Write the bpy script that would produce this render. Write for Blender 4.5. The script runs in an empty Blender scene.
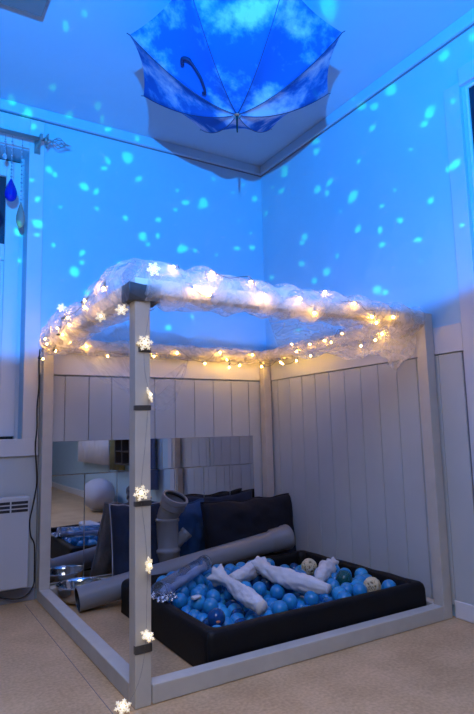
import bpy, bmesh, math, random
import numpy as np
from mathutils import Vector, Matrix, noise
random.seed(7)
S = bpy.context.scene
COL = S.collection
PI = math.pi
# ------------------------------------------------------------------ measurements (metres); room corner at x=0,y=0
SX, SY, FH = 1.43, 1.362, 1.30        # canopy frame
PW = 0.052                            # post width
CEIL = 2.58

# ------------------------------------------------------------------ object helpers
def link(o): COL.objects.link(o); return o
def finish(name, bm, mats, parent=None, smooth=False):
    me = bpy.data.meshes.new(name)
    bmesh.ops.recalc_face_normals(bm, faces=bm.faces)
    bm.to_mesh(me); bm.free()
    if not isinstance(mats, (list, tuple)): mats = [mats]
    for m in mats: me.materials.append(m)
    if smooth:
        me.polygons.foreach_set('use_smooth', [True]*len(me.polygons))
    o = link(bpy.data.objects.new(name, me))
    if parent is not None:
        o.parent = parent
        o.matrix_parent_inverse = parent_world(parent).inverted()
    return o
def parent_world(p):
    m = p.matrix_basis.copy()
    if p.parent: m = parent_world(p.parent) @ p.matrix_parent_inverse @ m
    return m
def tag(o, label=None, cat=None, group=None, kind=None):
    if label: o['label'] = label
    if cat: o['category'] = cat
    if group: o['group'] = group
    if kind: o['kind'] = kind
    return o
def thing(name, label, cat, loc=(0,0,0), group=None):
    o = link(bpy.data.objects.new(name, None)); o.location = loc; o.empty_display_size = .05
    return tag(o, label, cat, group)
def structure(name, bm, m, parent=None, smooth=False):
    o = finish(name, bm, m, parent, smooth)
    if parent is None: o['kind'] = 'structure'
    return o
def autosmooth(o, ang=35):
    me = o.data
    me.polygons.foreach_set('use_smooth', [True]*len(me.polygons))
    bm = bmesh.new(); bm.from_mesh(me)
    for e in bm.edges:
        if len(e.link_faces) == 2 and e.calc_face_angle(0) > math.radians(ang): e.smooth = False
    bm.to_mesh(me); bm.free()
    return o

# ------------------------------------------------------------------ mesh helpers
def box(bm, x0,x1,y0,y1,z0,z1, bev=0.0, mi=0, seg=2):
    r = bmesh.ops.create_cube(bm, size=1.0)
    vs = r['verts']
    for v in vs:
        v.co = Vector(((x0+x1)/2+v.co.x*(x1-x0), (y0+y1)/2+v.co.y*(y1-y0), (z0+z1)/2+v.co.z*(z1-z0)))
    fs = {f for v in vs for f in v.link_faces}
    for f in fs: f.material_index = mi
    if bev > 0:
        es = list({e for v in vs for e in v.link_edges})
        bmesh.ops.bevel(bm, geom=es, offset=bev, segments=seg, affect='EDGES', profile=.5)
def frame_of(t):
    t = t.normalized()
    a = Vector((0,0,1)) if abs(t.z) < .9 else Vector((1,0,0))
    u = t.cross(a).normalized(); return u, t.cross(u).normalized()
def tube(bm, pts, r, n=10, cap=True, mi=0, radfn=None):
    pts = [Vector(p) for p in pts]; N = len(pts); rings = []
    u = None
    for i, p in enumerate(pts):
        t = (pts[min(i+1,N-1)]-pts[max(i-1,0)])
        if t.length < 1e-9: t = Vector((0,0,1))
        t.normalize()
        if u is None: u, w = frame_of(t)
        else:
            u = (u - t*u.dot(t)).normalized()
        w = t.cross(u)
        ri = r[i] if isinstance(r, (list,tuple)) else r
        ring = []
        for k in range(n):
            a = 2*PI*k/n
            rr = ri*(radfn(i/(N-1), a) if radfn else 1)
            ring.append(bm.verts.new(p + (u*math.cos(a)+w*math.sin(a))*rr))
        rings.append(ring)
    for i in range(N-1):
        for k in range(n):
            f = bm.faces.new((rings[i][k], rings[i][(k+1)%n], rings[i+1][(k+1)%n], rings[i+1][k])); f.material_index = mi
    if cap:
        for rg in (rings[0], rings[-1]):
            try: bm.faces.new(rg).material_index = mi
            except ValueError: pass
    return rings
def lathe(bm, prof, M=Matrix(), n=32, mi=0):
    """prof: list of (r,z); revolved about z, transformed by M"""
    rings = []
    for r, z in prof:
        if r < 1e-6: rings.append([bm.verts.new(M @ Vector((0,0,z)))])
        else: rings.append([bm.verts.new(M @ Vector((r*math.cos(2*PI*k/n), r*math.sin(2*PI*k/n), z))) for k in range(n)])
    for a, b in zip(rings, rings[1:]):
        for k in range(n):
            k2 = (k+1) % n
            if len(a) == 1 and len(b) == 1: continue
            if len(a) == 1: f = bm.faces.new((a[0], b[k], b[k2]))
            elif len(b) == 1: f = bm.faces.new((a[k], a[k2], b[0]))
            else: f = bm.faces.new((a[k], a[k2], b[k2], b[k]))
            f.material_index = mi
def axis_matrix(p, d):
    """matrix taking +z to direction d at p"""
    d = Vector(d).normalized()
    return Matrix.Translation(Vector(p)) @ d.to_track_quat('Z','Y').to_matrix().to_4x4()
def ico(bm, c, r, sub=2, mi=0, scale=(1,1,1)):
    res = bmesh.ops.create_icosphere(bm, subdivisions=sub, radius=r)
    for v in res['verts']: v.co = Vector((v.co.x*scale[0], v.co.y*scale[1], v.co.z*scale[2])) + Vector(c)
    for f in {f for v in res['verts'] for f in v.link_faces}: f.material_index = mi
def catmull(pts, n=8):
    P = [Vector(p) for p in pts]; out = []
    for i in range(len(P)-1):
        p0, p1, p2, p3 = P[max(i-1,0)], P[i], P[i+1], P[min(i+2,len(P)-1)]
        for k in range(n):
            t = k/n
            out.append(.5*((2*p1)+(-p0+p2)*t+(2*p0-5*p1+4*p2-p3)*t*t+(-p0+3*p1-3*p2+p3)*t**3))
    out.append(P[-1]); return out

# ------------------------------------------------------------------ materials
def mat(name, col=(.5,.5,.5), rough=.5, metal=0, bump=0, bscale=60, var=0, vscale=8, spec=None, coord='Object', trans=0, ior=1.45, alpha=None):
    m = bpy.data.materials.new(name); m.use_nodes = True
    nt = m.node_tree; N = nt.nodes; L = nt.links
    b = N['Principled BSDF']
    b.inputs['Base Color'].default_value = (*col,1); b.inputs['Roughness'].default_value = rough
    b.inputs['Metallic'].default_value = metal
    if trans: b.inputs['Transmission Weight'].default_value = trans; b.inputs['IOR'].default_value = ior
    if spec is not None: b.inputs['Specular IOR Level'].default_value = spec
    tc = N.new('ShaderNodeTexCoord')
    if var:
        nz = N.new('ShaderNodeTexNoise'); nz.inputs['Scale'].default_value = vscale; nz.inputs['Detail'].default_value = 5
        L.new(tc.outputs[coord], nz.inputs['Vector'])
        rp = N.new('ShaderNodeValToRGB')
        rp.color_ramp.elements[0].position = .3; rp.color_ramp.elements[1].position = .7
        rp.color_ramp.elements[0].color = (*[c*(1-var) for c in col],1); rp.color_ramp.elements[1].color = (*[min(1,c*(1+var)) for c in col],1)
        L.new(nz.outputs['Fac'], rp.inputs['Fac']); L.new(rp.outputs['Color'], b.inputs['Base Color'])
    if bump:
        nz = N.new('ShaderNodeTexNoise'); nz.inputs['Scale'].default_value = bscale; nz.inputs['Detail'].default_value = 4
        L.new(tc.outputs[coord], nz.inputs['Vector'])
        bp = N.new('ShaderNodeBump'); bp.inputs['Strength'].default_value = bump; bp.inputs['Distance'].default_value = .01
        L.new(nz.outputs['Fac'], bp.inputs['Height']); L.new(bp.outputs['Normal'], b.inputs['Normal'])
    return m
def emit_mat(name, col, strength):
    m = bpy.data.materials.new(name); m.use_nodes = True
    b = m.node_tree.nodes['Principled BSDF']
    b.inputs['Base Color'].default_value = (.7,.66,.55,1)
    b.inputs['Emission Color'].default_value = (*col,1); b.inputs['Emission Strength'].default_value = strength
    return m
def tulle_mat(name, lo, hi, scale=26, stretch=(1,1,1)):
    m = bpy.data.materials.new(name); m.use_nodes = True
    nt = m.node_tree; N = nt.nodes; L = nt.links; N.clear()
    out = N.new('ShaderNodeOutputMaterial'); mix = N.new('ShaderNodeMixShader'); tr = N.new('ShaderNodeBsdfTransparent')
    ad = N.new('ShaderNodeMixShader'); ad.inputs[0].default_value = .5
    df = N.new('ShaderNodeBsdfDiffuse'); tl = N.new('ShaderNodeBsdfTranslucent')
    for q in (df, tl): q.inputs['Color'].default_value = (.90,.86,.80,1)
    tc = N.new('ShaderNodeTexCoord'); mp = N.new('ShaderNodeMapping'); mp.inputs['Scale'].default_value = stretch
    L.new(tc.outputs['Object'], mp.inputs['Vector'])
    nz = N.new('ShaderNodeTexNoise'); nz.inputs['Scale'].default_value = scale; nz.inputs['Detail'].default_value = 6; nz.inputs['Distortion'].default_value = 1.2
    L.new(mp.outputs['Vector'], nz.inputs['Vector'])
    mr = N.new('ShaderNodeMapRange'); mr.inputs['From Min'].default_value = .35; mr.inputs['From Max'].default_value = .68
    mr.inputs['To Min'].default_value = lo; mr.inputs['To Max'].default_value = hi
    L.new(nz.outputs['Fac'], mr.inputs['Value']); L.new(mr.outputs['Result'], mix.inputs[0])
    L.new(df.outputs[0], ad.inputs[1]); L.new(tl.outputs[0], ad.inputs[2])
    L.new(tr.outputs[0], mix.inputs[1]); L.new(ad.outputs[0], mix.inputs[2]); L.new(mix.outputs[0], out.inputs['Surface'])
    return m

M = {}
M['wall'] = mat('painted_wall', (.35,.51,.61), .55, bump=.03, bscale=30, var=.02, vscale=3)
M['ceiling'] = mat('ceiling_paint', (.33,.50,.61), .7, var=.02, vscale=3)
M['board'] = mat('painted_boards', (.43,.46,.46), .5, bump=.02, var=.03, vscale=5)
M['rear_wall'] = mat('rear_wall_paint', (.50,.47,.42), .6)
M['casing'] = mat('casing_paint', (.54,.54,.54), .5)
M['stile'] = mat('stile_paint', (.47,.50,.55), .5)
M['rail'] = mat('painted_rail', (.58,.59,.60), .45, var=.02)
M['groove'] = mat('board_groove', (.16,.17,.20), .8)
M['white_trim'] = mat('white_trim', (.62,.62,.62), .4)
M['skirt'] = mat('grey_skirting', (.22,.23,.27), .45)
M['frame_wood'] = mat('painted_wood', (.47,.44,.38), .55, bump=.06, bscale=40, var=.06, vscale=14)
M['tape'] = mat('duct_tape', (.055,.055,.055), .45, metal=.1, bump=.12, bscale=90, var=.2, vscale=30)
M['black_foam'] = mat('black_leatherette', (.004,.004,.005), .55, bump=.14, bscale=160, var=.25, vscale=10, spec=.22)
M['ball'] = mat('blue_plastic', (.015,.21,.47), .36)
M['ball_light'] = mat('light_blue_plastic', (.025,.28,.56), .36)
M['ball_clear'] = mat('dark_blue_plastic', (.012,.08,.26), .12, trans=.35)
M['green_rubber'] = mat('green_rubber', (.003,.075,.085), .35)
M['rattan'] = mat('cream_rattan', (.66,.56,.36), .7, var=.12, vscale=60)
M['rattan_core'] = mat('rattan_core', (.30,.24,.14), .9)
M['white_cloth'] = mat('white_fabric', (.58,.58,.60), .85, bump=.25, bscale=55, var=.06, vscale=20)
M['pipe'] = mat('grey_plastic_pipe', (.21,.215,.225), .38, var=.06, vscale=6)
M['rubber'] = mat('black_rubber_and_bore_shade', (.012,.012,.012), .5)  # rubber of the seal rings, also the painted dark inside the pipes
M['steel'] = mat('stainless_steel', (.62,.62,.63), .14, metal=1)
M['navy'] = mat('navy_velvet', (.003,.010,.030), .85, bump=.5, bscale=28, var=.3, vscale=12)
M['dark_navy'] = mat('dark_navy_velvet', (.002,.0035,.010), .85, bump=.6, bscale=18, var=.35, vscale=9)
M['blue_pillow'] = mat('blue_velvet', (.008,.05,.14), .8, bump=.4, bscale=24, var=.3, vscale=10)
M['grey_felt'] = mat('grey_fabric', (.26,.26,.26), .9, bump=.4, bscale=60, var=.15, vscale=20)
M['piping'] = mat('pale_piping', (.30,.31,.34), .8)
M['black_plastic'] = mat('black_plastic', (.008,.008,.008), .45)
M['heater'] = mat('heater_enamel', (.44,.45,.46), .4)
M['slot'] = mat('heater_slot', (.015,.016,.02), .6)
M['bronze'] = mat('aged_metal', (.42,.36,.33), .35, metal=.8)
M['blue_glass'] = mat('blue_glass', (.01,.03,.55), .08, trans=.5)
M['amber_glass'] = mat('pink_glass', (.62,.38,.30), .10, trans=.45)
M['bead_glass'] = mat('bead_glass', (.7,.75,.85), .05, trans=.7)
M['grey_box'] = mat('taupe_panel', (.20,.17,.16), .7)
M['clear'] = mat('clear_plastic', (.82,.87,.95), .08, trans=.92, ior=1.3)
M['tinsel'] = mat('silver_foil', (.75,.77,.82), .18, metal=1, bump=.8, bscale=120)
M['bulb'] = emit_mat('warm_led', (1.0,.52,.07), 380)
M['flake'] = emit_mat('lit_snowflake', (1.0,.80,.45), .55)
M['flake_core'] = emit_mat('lit_core', (1.0,.82,.50), 10)
M['socket'] = mat('dark_socket', (.008,.02,.012), .5)
M['tulle'] = tulle_mat('tulle_wound', .12, .43, 16)
M['tulle_thin'] = tulle_mat('tulle_sheet', .03, .27, 14)
M['curtain_blue'] = mat('blue_curtain', (.10,.15,.30), .85, var=.1)
M['curtain_white'] = mat('white_curtain', (.62,.60,.60), .85, var=.05)
M['curtain_olive'] = mat('olive_curtain', (.20,.18,.07), .85, var=.15)
M['shelf'] = mat('dark_shelf', (.05,.04,.035), .6)
M['armchair'] = mat('pale_grey_seat', (.42,.42,.46), .8)
M['umb_rib'] = mat('umbrella_rib', (.008,.03,.10), .5)
M['strap'] = mat('navy_strap', (.002,.012,.06), .7)

def floor_material():
    m = bpy.data.materials.new('beige_vinyl'); m.use_nodes = True
    nt = m.node_tree; N = nt.nodes; L = nt.links; b = N['Principled BSDF']; b.inputs['Roughness'].default_value = .42
    tc = N.new('ShaderNodeTexCoord')
    n1 = N.new('ShaderNodeTexNoise'); n1.inputs['Scale'].default_value = 90; n1.inputs['Detail'].default_value = 3
    n2 = N.new('ShaderNodeTexNoise'); n2.inputs['Scale'].default_value = 5; n2.inputs['Detail'].default_value = 6
    L.new(tc.outputs['Object'], n1.inputs['Vector']); L.new(tc.outputs['Object'], n2.inputs['Vector'])
    mx = N.new('ShaderNodeMath'); mx.operation = 'ADD'
    L.new(n1.outputs['Fac'], mx.inputs[0]); L.new(n2.outputs['Fac'], mx.inputs[1])
    rp = N.new('ShaderNodeValToRGB'); e = rp.color_ramp.elements
    h = N.new('ShaderNodeMath'); h.operation = 'MULTIPLY'; h.inputs[1].default_value = .5; L.new(mx.outputs[0], h.inputs[0])
    e[0].position = .36; e[0].color = (.40,.25,.115,1); e[1].position = .64; e[1].color = (.64,.42,.225,1)
    L.new(h.outputs[0], rp.inputs['Fac']); L.new(rp.outputs['Color'], b.inputs['Base Color'])
    bp = N.new('ShaderNodeBump'); bp.inputs['Strength'].default_value = .04; L.new(n1.outputs['Fac'], bp.inputs['Height']); L.new(bp.outputs['Normal'], b.inputs['Normal'])
    return m
M['floor'] = floor_material()

def mirror_material():
    m = bpy.data.materials.new('mirror_glass'); m.use_nodes = True
    nt = m.node_tree; N = nt.nodes; L = nt.links; b = N['Principled BSDF']
    b.inputs['Base Color'].default_value = (.74,.75,.78,1); b.inputs['Metallic'].default_value = 1; b.inputs['Roughness'].default_value = .02
    tc = N.new('ShaderNodeTexCoord'); nz = N.new('ShaderNodeTexNoise'); nz.inputs['Scale'].default_value = 3.2; nz.inputs['Detail'].default_value = 1
    L.new(tc.outputs['Object'], nz.inputs['Vector'])
    bp = N.new('ShaderNodeBump'); bp.inputs['Strength'].default_value = .05; bp.inputs['Distance'].default_value = .01
    L.new(nz.outputs['Fac'], bp.inputs['Height']); L.new(bp.outputs['Normal'], b.inputs['Normal'])
    return m
M['mirror'] = mirror_material()

def sky_print_material():
    """umbrella cloth printed with white clouds on blue, a little translucent"""
    m = bpy.data.materials.new('sky_print_cloth'); m.use_nodes = True
    nt = m.node_tree; N = nt.nodes; L = nt.links; N.clear()
    out = N.new('ShaderNodeOutputMaterial'); tc = N.new('ShaderNodeTexCoord')
    nz = N.new('ShaderNodeTexNoise'); nz.inputs['Scale'].default_value = 4.4; nz.inputs['Detail'].default_value = 8; nz.inputs['Roughness'].default_value = .62
    mp = N.new('ShaderNodeMapping'); mp.inputs['Scale'].default_value = (1,1.3,1.1); mp.inputs['Location'].default_value = (.7,2.1,.4)
    L.new(tc.outputs['Object'], mp.inputs['Vector']); L.new(mp.outputs['Vector'], nz.inputs['Vector'])
    rp = N.new('ShaderNodeValToRGB'); e = rp.color_ramp.elements
    e[0].position = .45; e[0].color = (.03,.14,.46,1); e[1].position = .63; e[1].color = (.62,.70,.80,1)
    el = rp.color_ramp.elements.new(.50); el.color = (.07,.26,.60,1)
    L.new(nz.outputs['Fac'], rp.inputs['Fac'])
    df = N.new('ShaderNodeBsdfDiffuse'); tl = N.new('ShaderNodeBsdfTranslucent'); mx = N.new('ShaderNodeMixShader'); mx.inputs[0].default_value = .3
    L.new(rp.outputs['Color'], df.inputs['Color']); L.new(rp.outputs['Color'], tl.inputs['Color'])
    L.new(df.outputs[0], mx.inputs[1]); L.new(tl.outputs[0], mx.inputs[2]); L.new(mx.outputs[0], out.inputs['Surface'])
    return m
M['sky_print'] = sky_print_material()

# ------------------------------------------------------------------ THE ROOM
X0, Y0 = -4.3, -6.3
bm = bmesh.new(); box(bm, X0-.1, .12, Y0-.1, .32, -.06, 0)
structure('floor', bm, M['floor'])
bm = bmesh.new(); box(bm, -1.4925, -1.4912, Y0, -.07, 0, .0012)
tag(structure('trim_1', bm, M['groove']), 'thin dark seam in the beige vinyl floor')
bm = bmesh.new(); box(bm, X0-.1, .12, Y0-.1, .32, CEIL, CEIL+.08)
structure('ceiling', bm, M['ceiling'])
# back-left wall (y = 0) with the window opening
WX1, WX0, WZ0, WZ1 = -1.512, -2.75, .785, 2.33
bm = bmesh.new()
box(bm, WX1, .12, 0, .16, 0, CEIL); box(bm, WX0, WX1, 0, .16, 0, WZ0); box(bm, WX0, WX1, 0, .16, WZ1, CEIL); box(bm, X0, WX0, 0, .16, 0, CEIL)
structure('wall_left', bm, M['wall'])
# right wall (x = 0) with its window opening
VY0, VY1, VZ0, VZ1 = -1.60, -2.75, .98, 2.27
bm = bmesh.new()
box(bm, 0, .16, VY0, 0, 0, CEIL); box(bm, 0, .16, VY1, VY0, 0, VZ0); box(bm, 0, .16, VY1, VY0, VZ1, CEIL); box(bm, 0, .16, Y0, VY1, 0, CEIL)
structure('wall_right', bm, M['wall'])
bm = bmesh.new(); box(bm, X0-.1, X0, Y0, .16, 0, CEIL); structure('wall_far_left', bm, M['rear_wall'])
bm = bmesh.new(); box(bm, X0-.1, .16, Y0-.1, Y0, 0, CEIL); structure('wall_rear', bm, M['rear_wall'])
# crown mouldings with the dark gap line under them
def crown(n, pts, label):
    bm = bmesh.new()
    for (x0,x1,y0,y1) in pts[0]: box(bm, x0,x1,y0,y1, 2.520, CEIL, .004)
    for (x0,x1,y0,y1) in pts[1]: box(bm, x0,x1,y0,y1, 2.515, 2.520, mi=1)
    tag(structure('trim_%d' % n, bm, [M['wall'], M['groove']]), label)
crown(2, ([(X0,0,-.022,0)], [(X0,0,-.008,0)]), 'flat moulding along the top of the left wall')
crown(3, ([(-.022,0,Y0,-.022)], [(-.008,0,Y0,-.008)]), 'flat moulding along the top of the right wall')

# wainscot: vertical boards with dark grooves and a flat rail over them
RZ = 1.112
def wainscot_left(n):
    bm = bmesh.new()
    box(bm, -1.432, 0, -.006, 0, .05, RZ, mi=1)
    x = -1.430
    while x < -.02:
        x2 = min(x+.1245, -.001); box(bm, x, x2, -.014, -.006, .05, RZ, .0022, seg=1); x = x2+.003
    box(bm, -1.44, 0, -.024, 0, RZ+.003, 1.235, .003, mi=2)
    tag(structure('trim_%d' % n, bm, [M['board'], M['groove'], M['rail']]), 'grey vertical board panelling with pale rail on left wall')
wainscot_left(4)
def wainscot_right(n):
    bm = bmesh.new()
    box(bm, -.006, 0, -1.502, -.002, .05, RZ, mi=1)
    y = -.010
    while y > -1.48:
        y2 = max(y-.1207, -1.5); box(bm, -.014, -.006, y2, y, .05, RZ, .0022, seg=1); y = y2-.003
    box(bm, -.020, 0, -1.505, -.002, RZ+.003, 1.235, .001, mi=2)
    tag(structure('trim_%d' % n, bm, [M['board'], M['groove'], M['stile']]), 'grey vertical board panelling with pale rail on right wall')
wainscot_right(5)
# panel under the left window
bm = bmesh.new(); box(bm, X0, -1.434, -.004, 0, .05, .706, mi=1)
x = -1.434
while x > -2.6:
    x2 = x-.20; box(bm, x2, x, -.012, -.004, .05, .706, .002, seg=1); x = x2-.003
tag(structure('trim_6', bm, [M['board'], M['groove']]), 'grey panelling below the left window')
# skirtings
bm = bmesh.new(); box(bm, X0, -SX-.004, -.018, 0, 0, .062, .003); structure('baseboard_left', bm, M['skirt'])
bm = bmesh.new(); box(bm, -.018, 0, Y0, -SY-.004, 0, .072, .004); structure('baseboard_right', bm, M['white_trim'])
# pale stile right of the wainscot, running up as the window casing
bm = bmesh.new()
box(bm, -.020, 0, -1.585, -1.5055, .073, 2.295, .002); box(bm, -.020, 0, -2.84, -1.5855, 2.275, 2.355, .002)
box(bm, -.020, 0, -2.84, -1.5855, .90, .98, .002)
box(bm, -.003, 0.0, -1.5055, -1.5025, 1.24, 2.30, mi=1)
w2 = structure('window_2', bm, [M['stile'], M['groove']])
w2['label'] = 'window in the right wall at the photo edge'
bm = bmesh.new()
box(bm, .002, .04, -1.612, -1.60, VZ0, VZ1, .002); box(bm, .002, .04, -2.74, -2.70, VZ0, VZ1, .003)
box(bm, .002, .04, -2.70, -1.612, VZ1-.012, VZ1, .002); box(bm, .002, .04, -2.70, -1.612, VZ0, VZ0+.04, .003)
structure('window_frame', bm, M['white_trim'], w2)
glass_dark = mat('dark_window_glass', (.02,.02,.035), .06, spec=.6)
bm = bmesh.new(); box(bm, .012, .018, -2.70, -1.612, VZ0+.04, VZ1-.012); structure('window_pane', bm, glass_dark, w2)

# left window: wide casing, reveal, sash with dark pane above and a pale closed panel below
bm = bmesh.new()
box(bm, -1.514, -1.437, -.020, 0, .706, 2.505, .002)                 # right casing
box(bm, -2.83, -1.5145, -.020, 0, 2.335, 2.505, .002)                # head board
box(bm, -2.83, -1.4365, -.026, 0, .700, .786, .003)                  # bottom casing
box(bm, -1.4365, -1.4335, -.003, 0, .06, 2.51, mi=1)                 # seam
w1 = structure('window_1', bm, [M['casing'], M['groove']])
w1['label'] = 'window in the left wall at the photo edge'
bm = bmesh.new()
YS = .105
box(bm, -1.606, -1.530, YS, YS+.04, .80, 2.30, .003); box(bm, -2.74, -2.67, YS, YS+.04, .80, 2.30, .003)
box(bm, -2.67, -1.606, YS, YS+.04, 2.21, 2.30, .003); box(bm, -2.67, -1.606, YS, YS+.04, 1.735, 1.825, .003)
box(bm, -2.67, -1.606, YS, YS+.04, .80, .85, .003)
box(bm, -1.530, -1.512, YS+.008, YS+.04, .785, 2.33)
structure('window_frame', bm, M['white_trim'], w1)
bm = bmesh.new(); box(bm, -2.67, -1.606, YS+.02, YS+.028, 1.825, 2.21); structure('window_pane', bm, glass_dark, w1)
bm = bmesh.new()
box(bm, -2.67, -1.606, YS+.016, YS+.03, .85, 1.735); box(bm, -2.6, -1.622, YS+.006, YS+.016, .868, 1.717, .004)
tag(structure('window_panel', bm, M['white_trim'], w1), 'pale closed lower panel')

# ------------------------------------------------------------------ CANOPY FRAME
fr = thing('canopy_frame', 'square pale wooden canopy frame in the room corner, wound with tulle', 'frame', (-SX/2,-SY/2,0))
E = .002
def wood(name, *b):
    bm = bmesh.new(); box(bm, *b, .003); return finish(name, bm, M['frame_wood'], fr)
px0, px1, py0, py1 = -SX, -.026, -SY, -.026
wood('post', px0, px0+PW, py0, py0+PW, 0, FH-.055)
wood('post', px1-PW, px1, py0, py0+PW, 0, FH)
wood('post', px0, px0+PW, py1-PW, py1, 0, FH-.055)
wood('post', px1-PW, px1, py1-PW, py1, 0, FH-.055)
wood('top_beam', px0, px1-PW-E, py0, py0+PW, FH-.054, FH-.003)
wood('top_beam', px0, px1, py1-PW, py1, FH-.054, FH-.003)
wood('top_beam', px0, px0+PW, py0+PW+E, py1-PW-E, FH-.054, FH-.003)
wood('top_beam', px1-PW, px1, py0+PW+E, py1-PW-E, FH-.054, FH-.003)
wood('bottom_beam', px0+PW+E, px1-PW-E, py0, py0+PW, .001, .056)
wood('bottom_beam', px0+PW+E, px1-PW-E, py1-PW, py1, .001, .056)
wood('bottom_beam', px0, px0+PW, py0+PW+E, py1-PW-E, .001, .056)
wood('bottom_beam', px1-PW, px1, py0+PW+E, py1-PW-E, .001, .056)
# grey tape: big wrap at the top joint of the near post, small strips under the snowflakes
def tape_band(x0,x1,y0,y1,z0,z1, wob=.002):
    bm = bmesh.new(); box(bm, x0,x1,y0,y1,z0,z1, .0015)
    bmesh.ops.subdivide_edges(bm, edges=bm.edges[:], cuts=1, use_grid_fill=True)
    for v in bm.verts: v.co += Vector(noise.noise_vector(v.co*40))*wob
    o = finish('tape_strip', bm, M['tape'], fr); return tag(o, 'dark grey duct tape')
tape_band(px0-.024, px0+PW+.032, py0-.006, py0+PW+.006, FH-.080, FH-.022, .007)
for z in (1.062, .878, .585, .163):
    h = .008 if z > .2 else .012
    tape_band(px0-.001 + (.0 if z<1 else .012), px0+PW+.0016, py0-.0022, py0+.012, z-h, z+h, .0004)

# ------------------------------------------------------------------ MIRROR TILES on the left wall, inside the frame
def mirror_tile(x0,x1,z0,z1, label, group):
    bm = bmesh.new(); box(bm, x0,x1,-.0205,-.0145,z0,z1,.0012, seg=1)
    cx, cz = (x0+x1)/2, (z0+z1)/2
    a, b_ = random.uniform(-.006,.006), random.uniform(-.004,.004)
    for v in bm.verts: v.co.y += -.0028 + (v.co.x-cx)*a + (v.co.z-cz)*b_
    tag(finish('mirror_tile', bm, M['mirror']), label, 'mirror', group)
ORD = ['first','second','third','fourth','fifth','sixth','seventh']
for i in range(7):
    x0 = -1.374+i*.1768
    mirror_tile(x0+.0012, x0+.1768-.0012, .062, .594, 'tall mirror tile in the lower row, %s from the left' % ORD[i], 'tall mirror tiles on the left wall')
for i in range(4):
    x0 = -1.374+i*.3094
    mirror_tile(x0+.0012, x0+.3094-.0012, .597, .768, 'low wide mirror tile in the upper row, %s from the left' % ORD[i], 'wide mirror tiles above the tall ones')

# ------------------------------------------------------------------ HEATER and its cable
ht = thing('panel_heater', 'pale flat electric panel heater on the wall under the left window', 'heater', (-1.86,-.05,.0))
bm = bmesh.new()
box(bm, -2.25, -1.484, -.088, -.030, .080, .508, .006)
finish('body', bm, M['heater'], ht)
bm = bmesh.new()
box(bm, -1.535, -1.496, -.0905, -.0885, .430, .485)
o = None; bm.free()
bm = bmesh.new()
for k in range(3):
    for (a, b_) in ((-1.568,-1.492),(-1.655,-1.575),(-1.742,-1.662),(-1.83,-1.75)):
        box(bm, a, b_, -.0895, -.0882, .436+k*.019, .449+k*.019, .0006, seg=1)
tag(finish('vent_grille', bm, M['slot'], ht), 'dark slotted vent')
for xx in (-2.05,-1.62):
    bm = bmesh.new(); box(bm, xx-.02, xx+.02, -.030, -.0125, .2, .26, .002); finish('wall_bracket', bm, M['heater'], ht)

bm = bmesh.new()
tube(bm, catmull([(-1.445,-.055,1.24),(-1.447,-.05,1.17),(-1.443,-.045,1.06),(-1.437-.012,-.04,.95),(-1.447,-.036,.84),(-1.452,-.032,.76),(-1.450,-.036,.70),(-1.442,-.03,.62),(-1.440,-.02,.55),(-1.455,-.018,.45),(-1.468,-.018,.38),(-1.462,-.018,.31),(-1.445,-.02,.27),(-1.441,-.02,.20),(-1.441,-.022,.12),(-1.445,-.028,.075),(-1.47,-.034,.040),(-1.51,-.036,.022),(-1.56,-.034,.028),(-1.62,-.030,.045)], 6), .0034, 8)
tag(finish('power_cable', bm, M['black_plastic'], smooth=True), 'thin black cable running down beside the left rear post to the heater', 'cable')

# ------------------------------------------------------------------ BALL PIT
PX0, PX1, PY0, PY1, PH, PT = -1.155, -.095, -1.298, -.445, .142, .048
pit = thing('ball_pit', 'low square black padded ball pit full of blue balls', 'ball pit', ((PX0+PX1)/2,(PY0+PY1)/2,0))
bm = bmesh.new()
def rounded(x0,x1,y0,y1,r,n=6):
    pts = []
    for cx, cy, a0 in ((x1-r,y1-r,0),(x0+r,y1-r,90),(x0+r,y0+r,180),(x1-r,y0+r,270)):
        for k in range(n+1):
            a = math.radians(a0+90*k/n); pts.append((cx+r*math.cos(a), cy+r*math.sin(a)))
    return pts
def densify(pts, step=.03):
    out = []
    for i, p in enumerate(pts):
        q = pts[(i+1)%len(pts)]; d = math.hypot(q[0]-p[0], q[1]-p[1]); k = max(1, int(d/step)) if d > step else 1
        for j in range(k): out.append((p[0]+(q[0]-p[0])*j/k, p[1]+(q[1]-p[1])*j/k))
    return out
outer = densify(rounded(PX0,PX1,PY0,PY1,.028))
cx, cy = (PX0+PX1)/2, (PY0+PY1)/2
prof = [(0,.003),(0,.03),(0,.07),(0,.115),(.004,.132),(.012,.141),(.024,.1425),(.037,.141),(.045,.132),(.048,.115),(.048,.08),(.048,.03)]
rings = []
for (ins, z) in prof:
    rg = []
    for (x, y) in outer:
        # move inwards towards inner rectangle
        nx = x + (ins if x < PX0+.03 else (-ins if x > PX1-.03 else 0))
        ny = y + (ins if y < PY0+.03 else (-ins if y > PY1-.03 else 0))
        v = Vector((nx, ny, z)); d = noise.noise(v*9)*.004*(1 if z > .02 else 0)
        v.z += d if z > .1 else 0; v.x += d*(1 if x > cx else -1)*.6; v.y += d*(1 if y > cy else -1)*.6
        rg.append(bm.verts.new(v))
    rings.append(rg)
n = len(outer)
for a, b_ in zip(rings, rings[1:]):
    for k in range(n): bm.faces.new((a[k], a[(k+1)%n], b_[(k+1)%n], b_[k]))
finish('padded_wall', bm, M['black_foam'], pit, True)
bm = bmesh.new(); box(bm, PX0+.046, PX1-.046, PY0+.046, PY1-.046, .003, .038, .004); finish('base_mat', bm, M['black_foam'], pit)
bm = bmesh.new()
tube(bm, [(x,y,z) for (x,y,z) in [(PX0+.008,PY0+.008,.137),(PX0-.001,PY0-.001,.118),(PX0+.002,PY0+.002,.06),(PX0+.002,PY0+.002,.01)]], .0016, 6)
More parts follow.
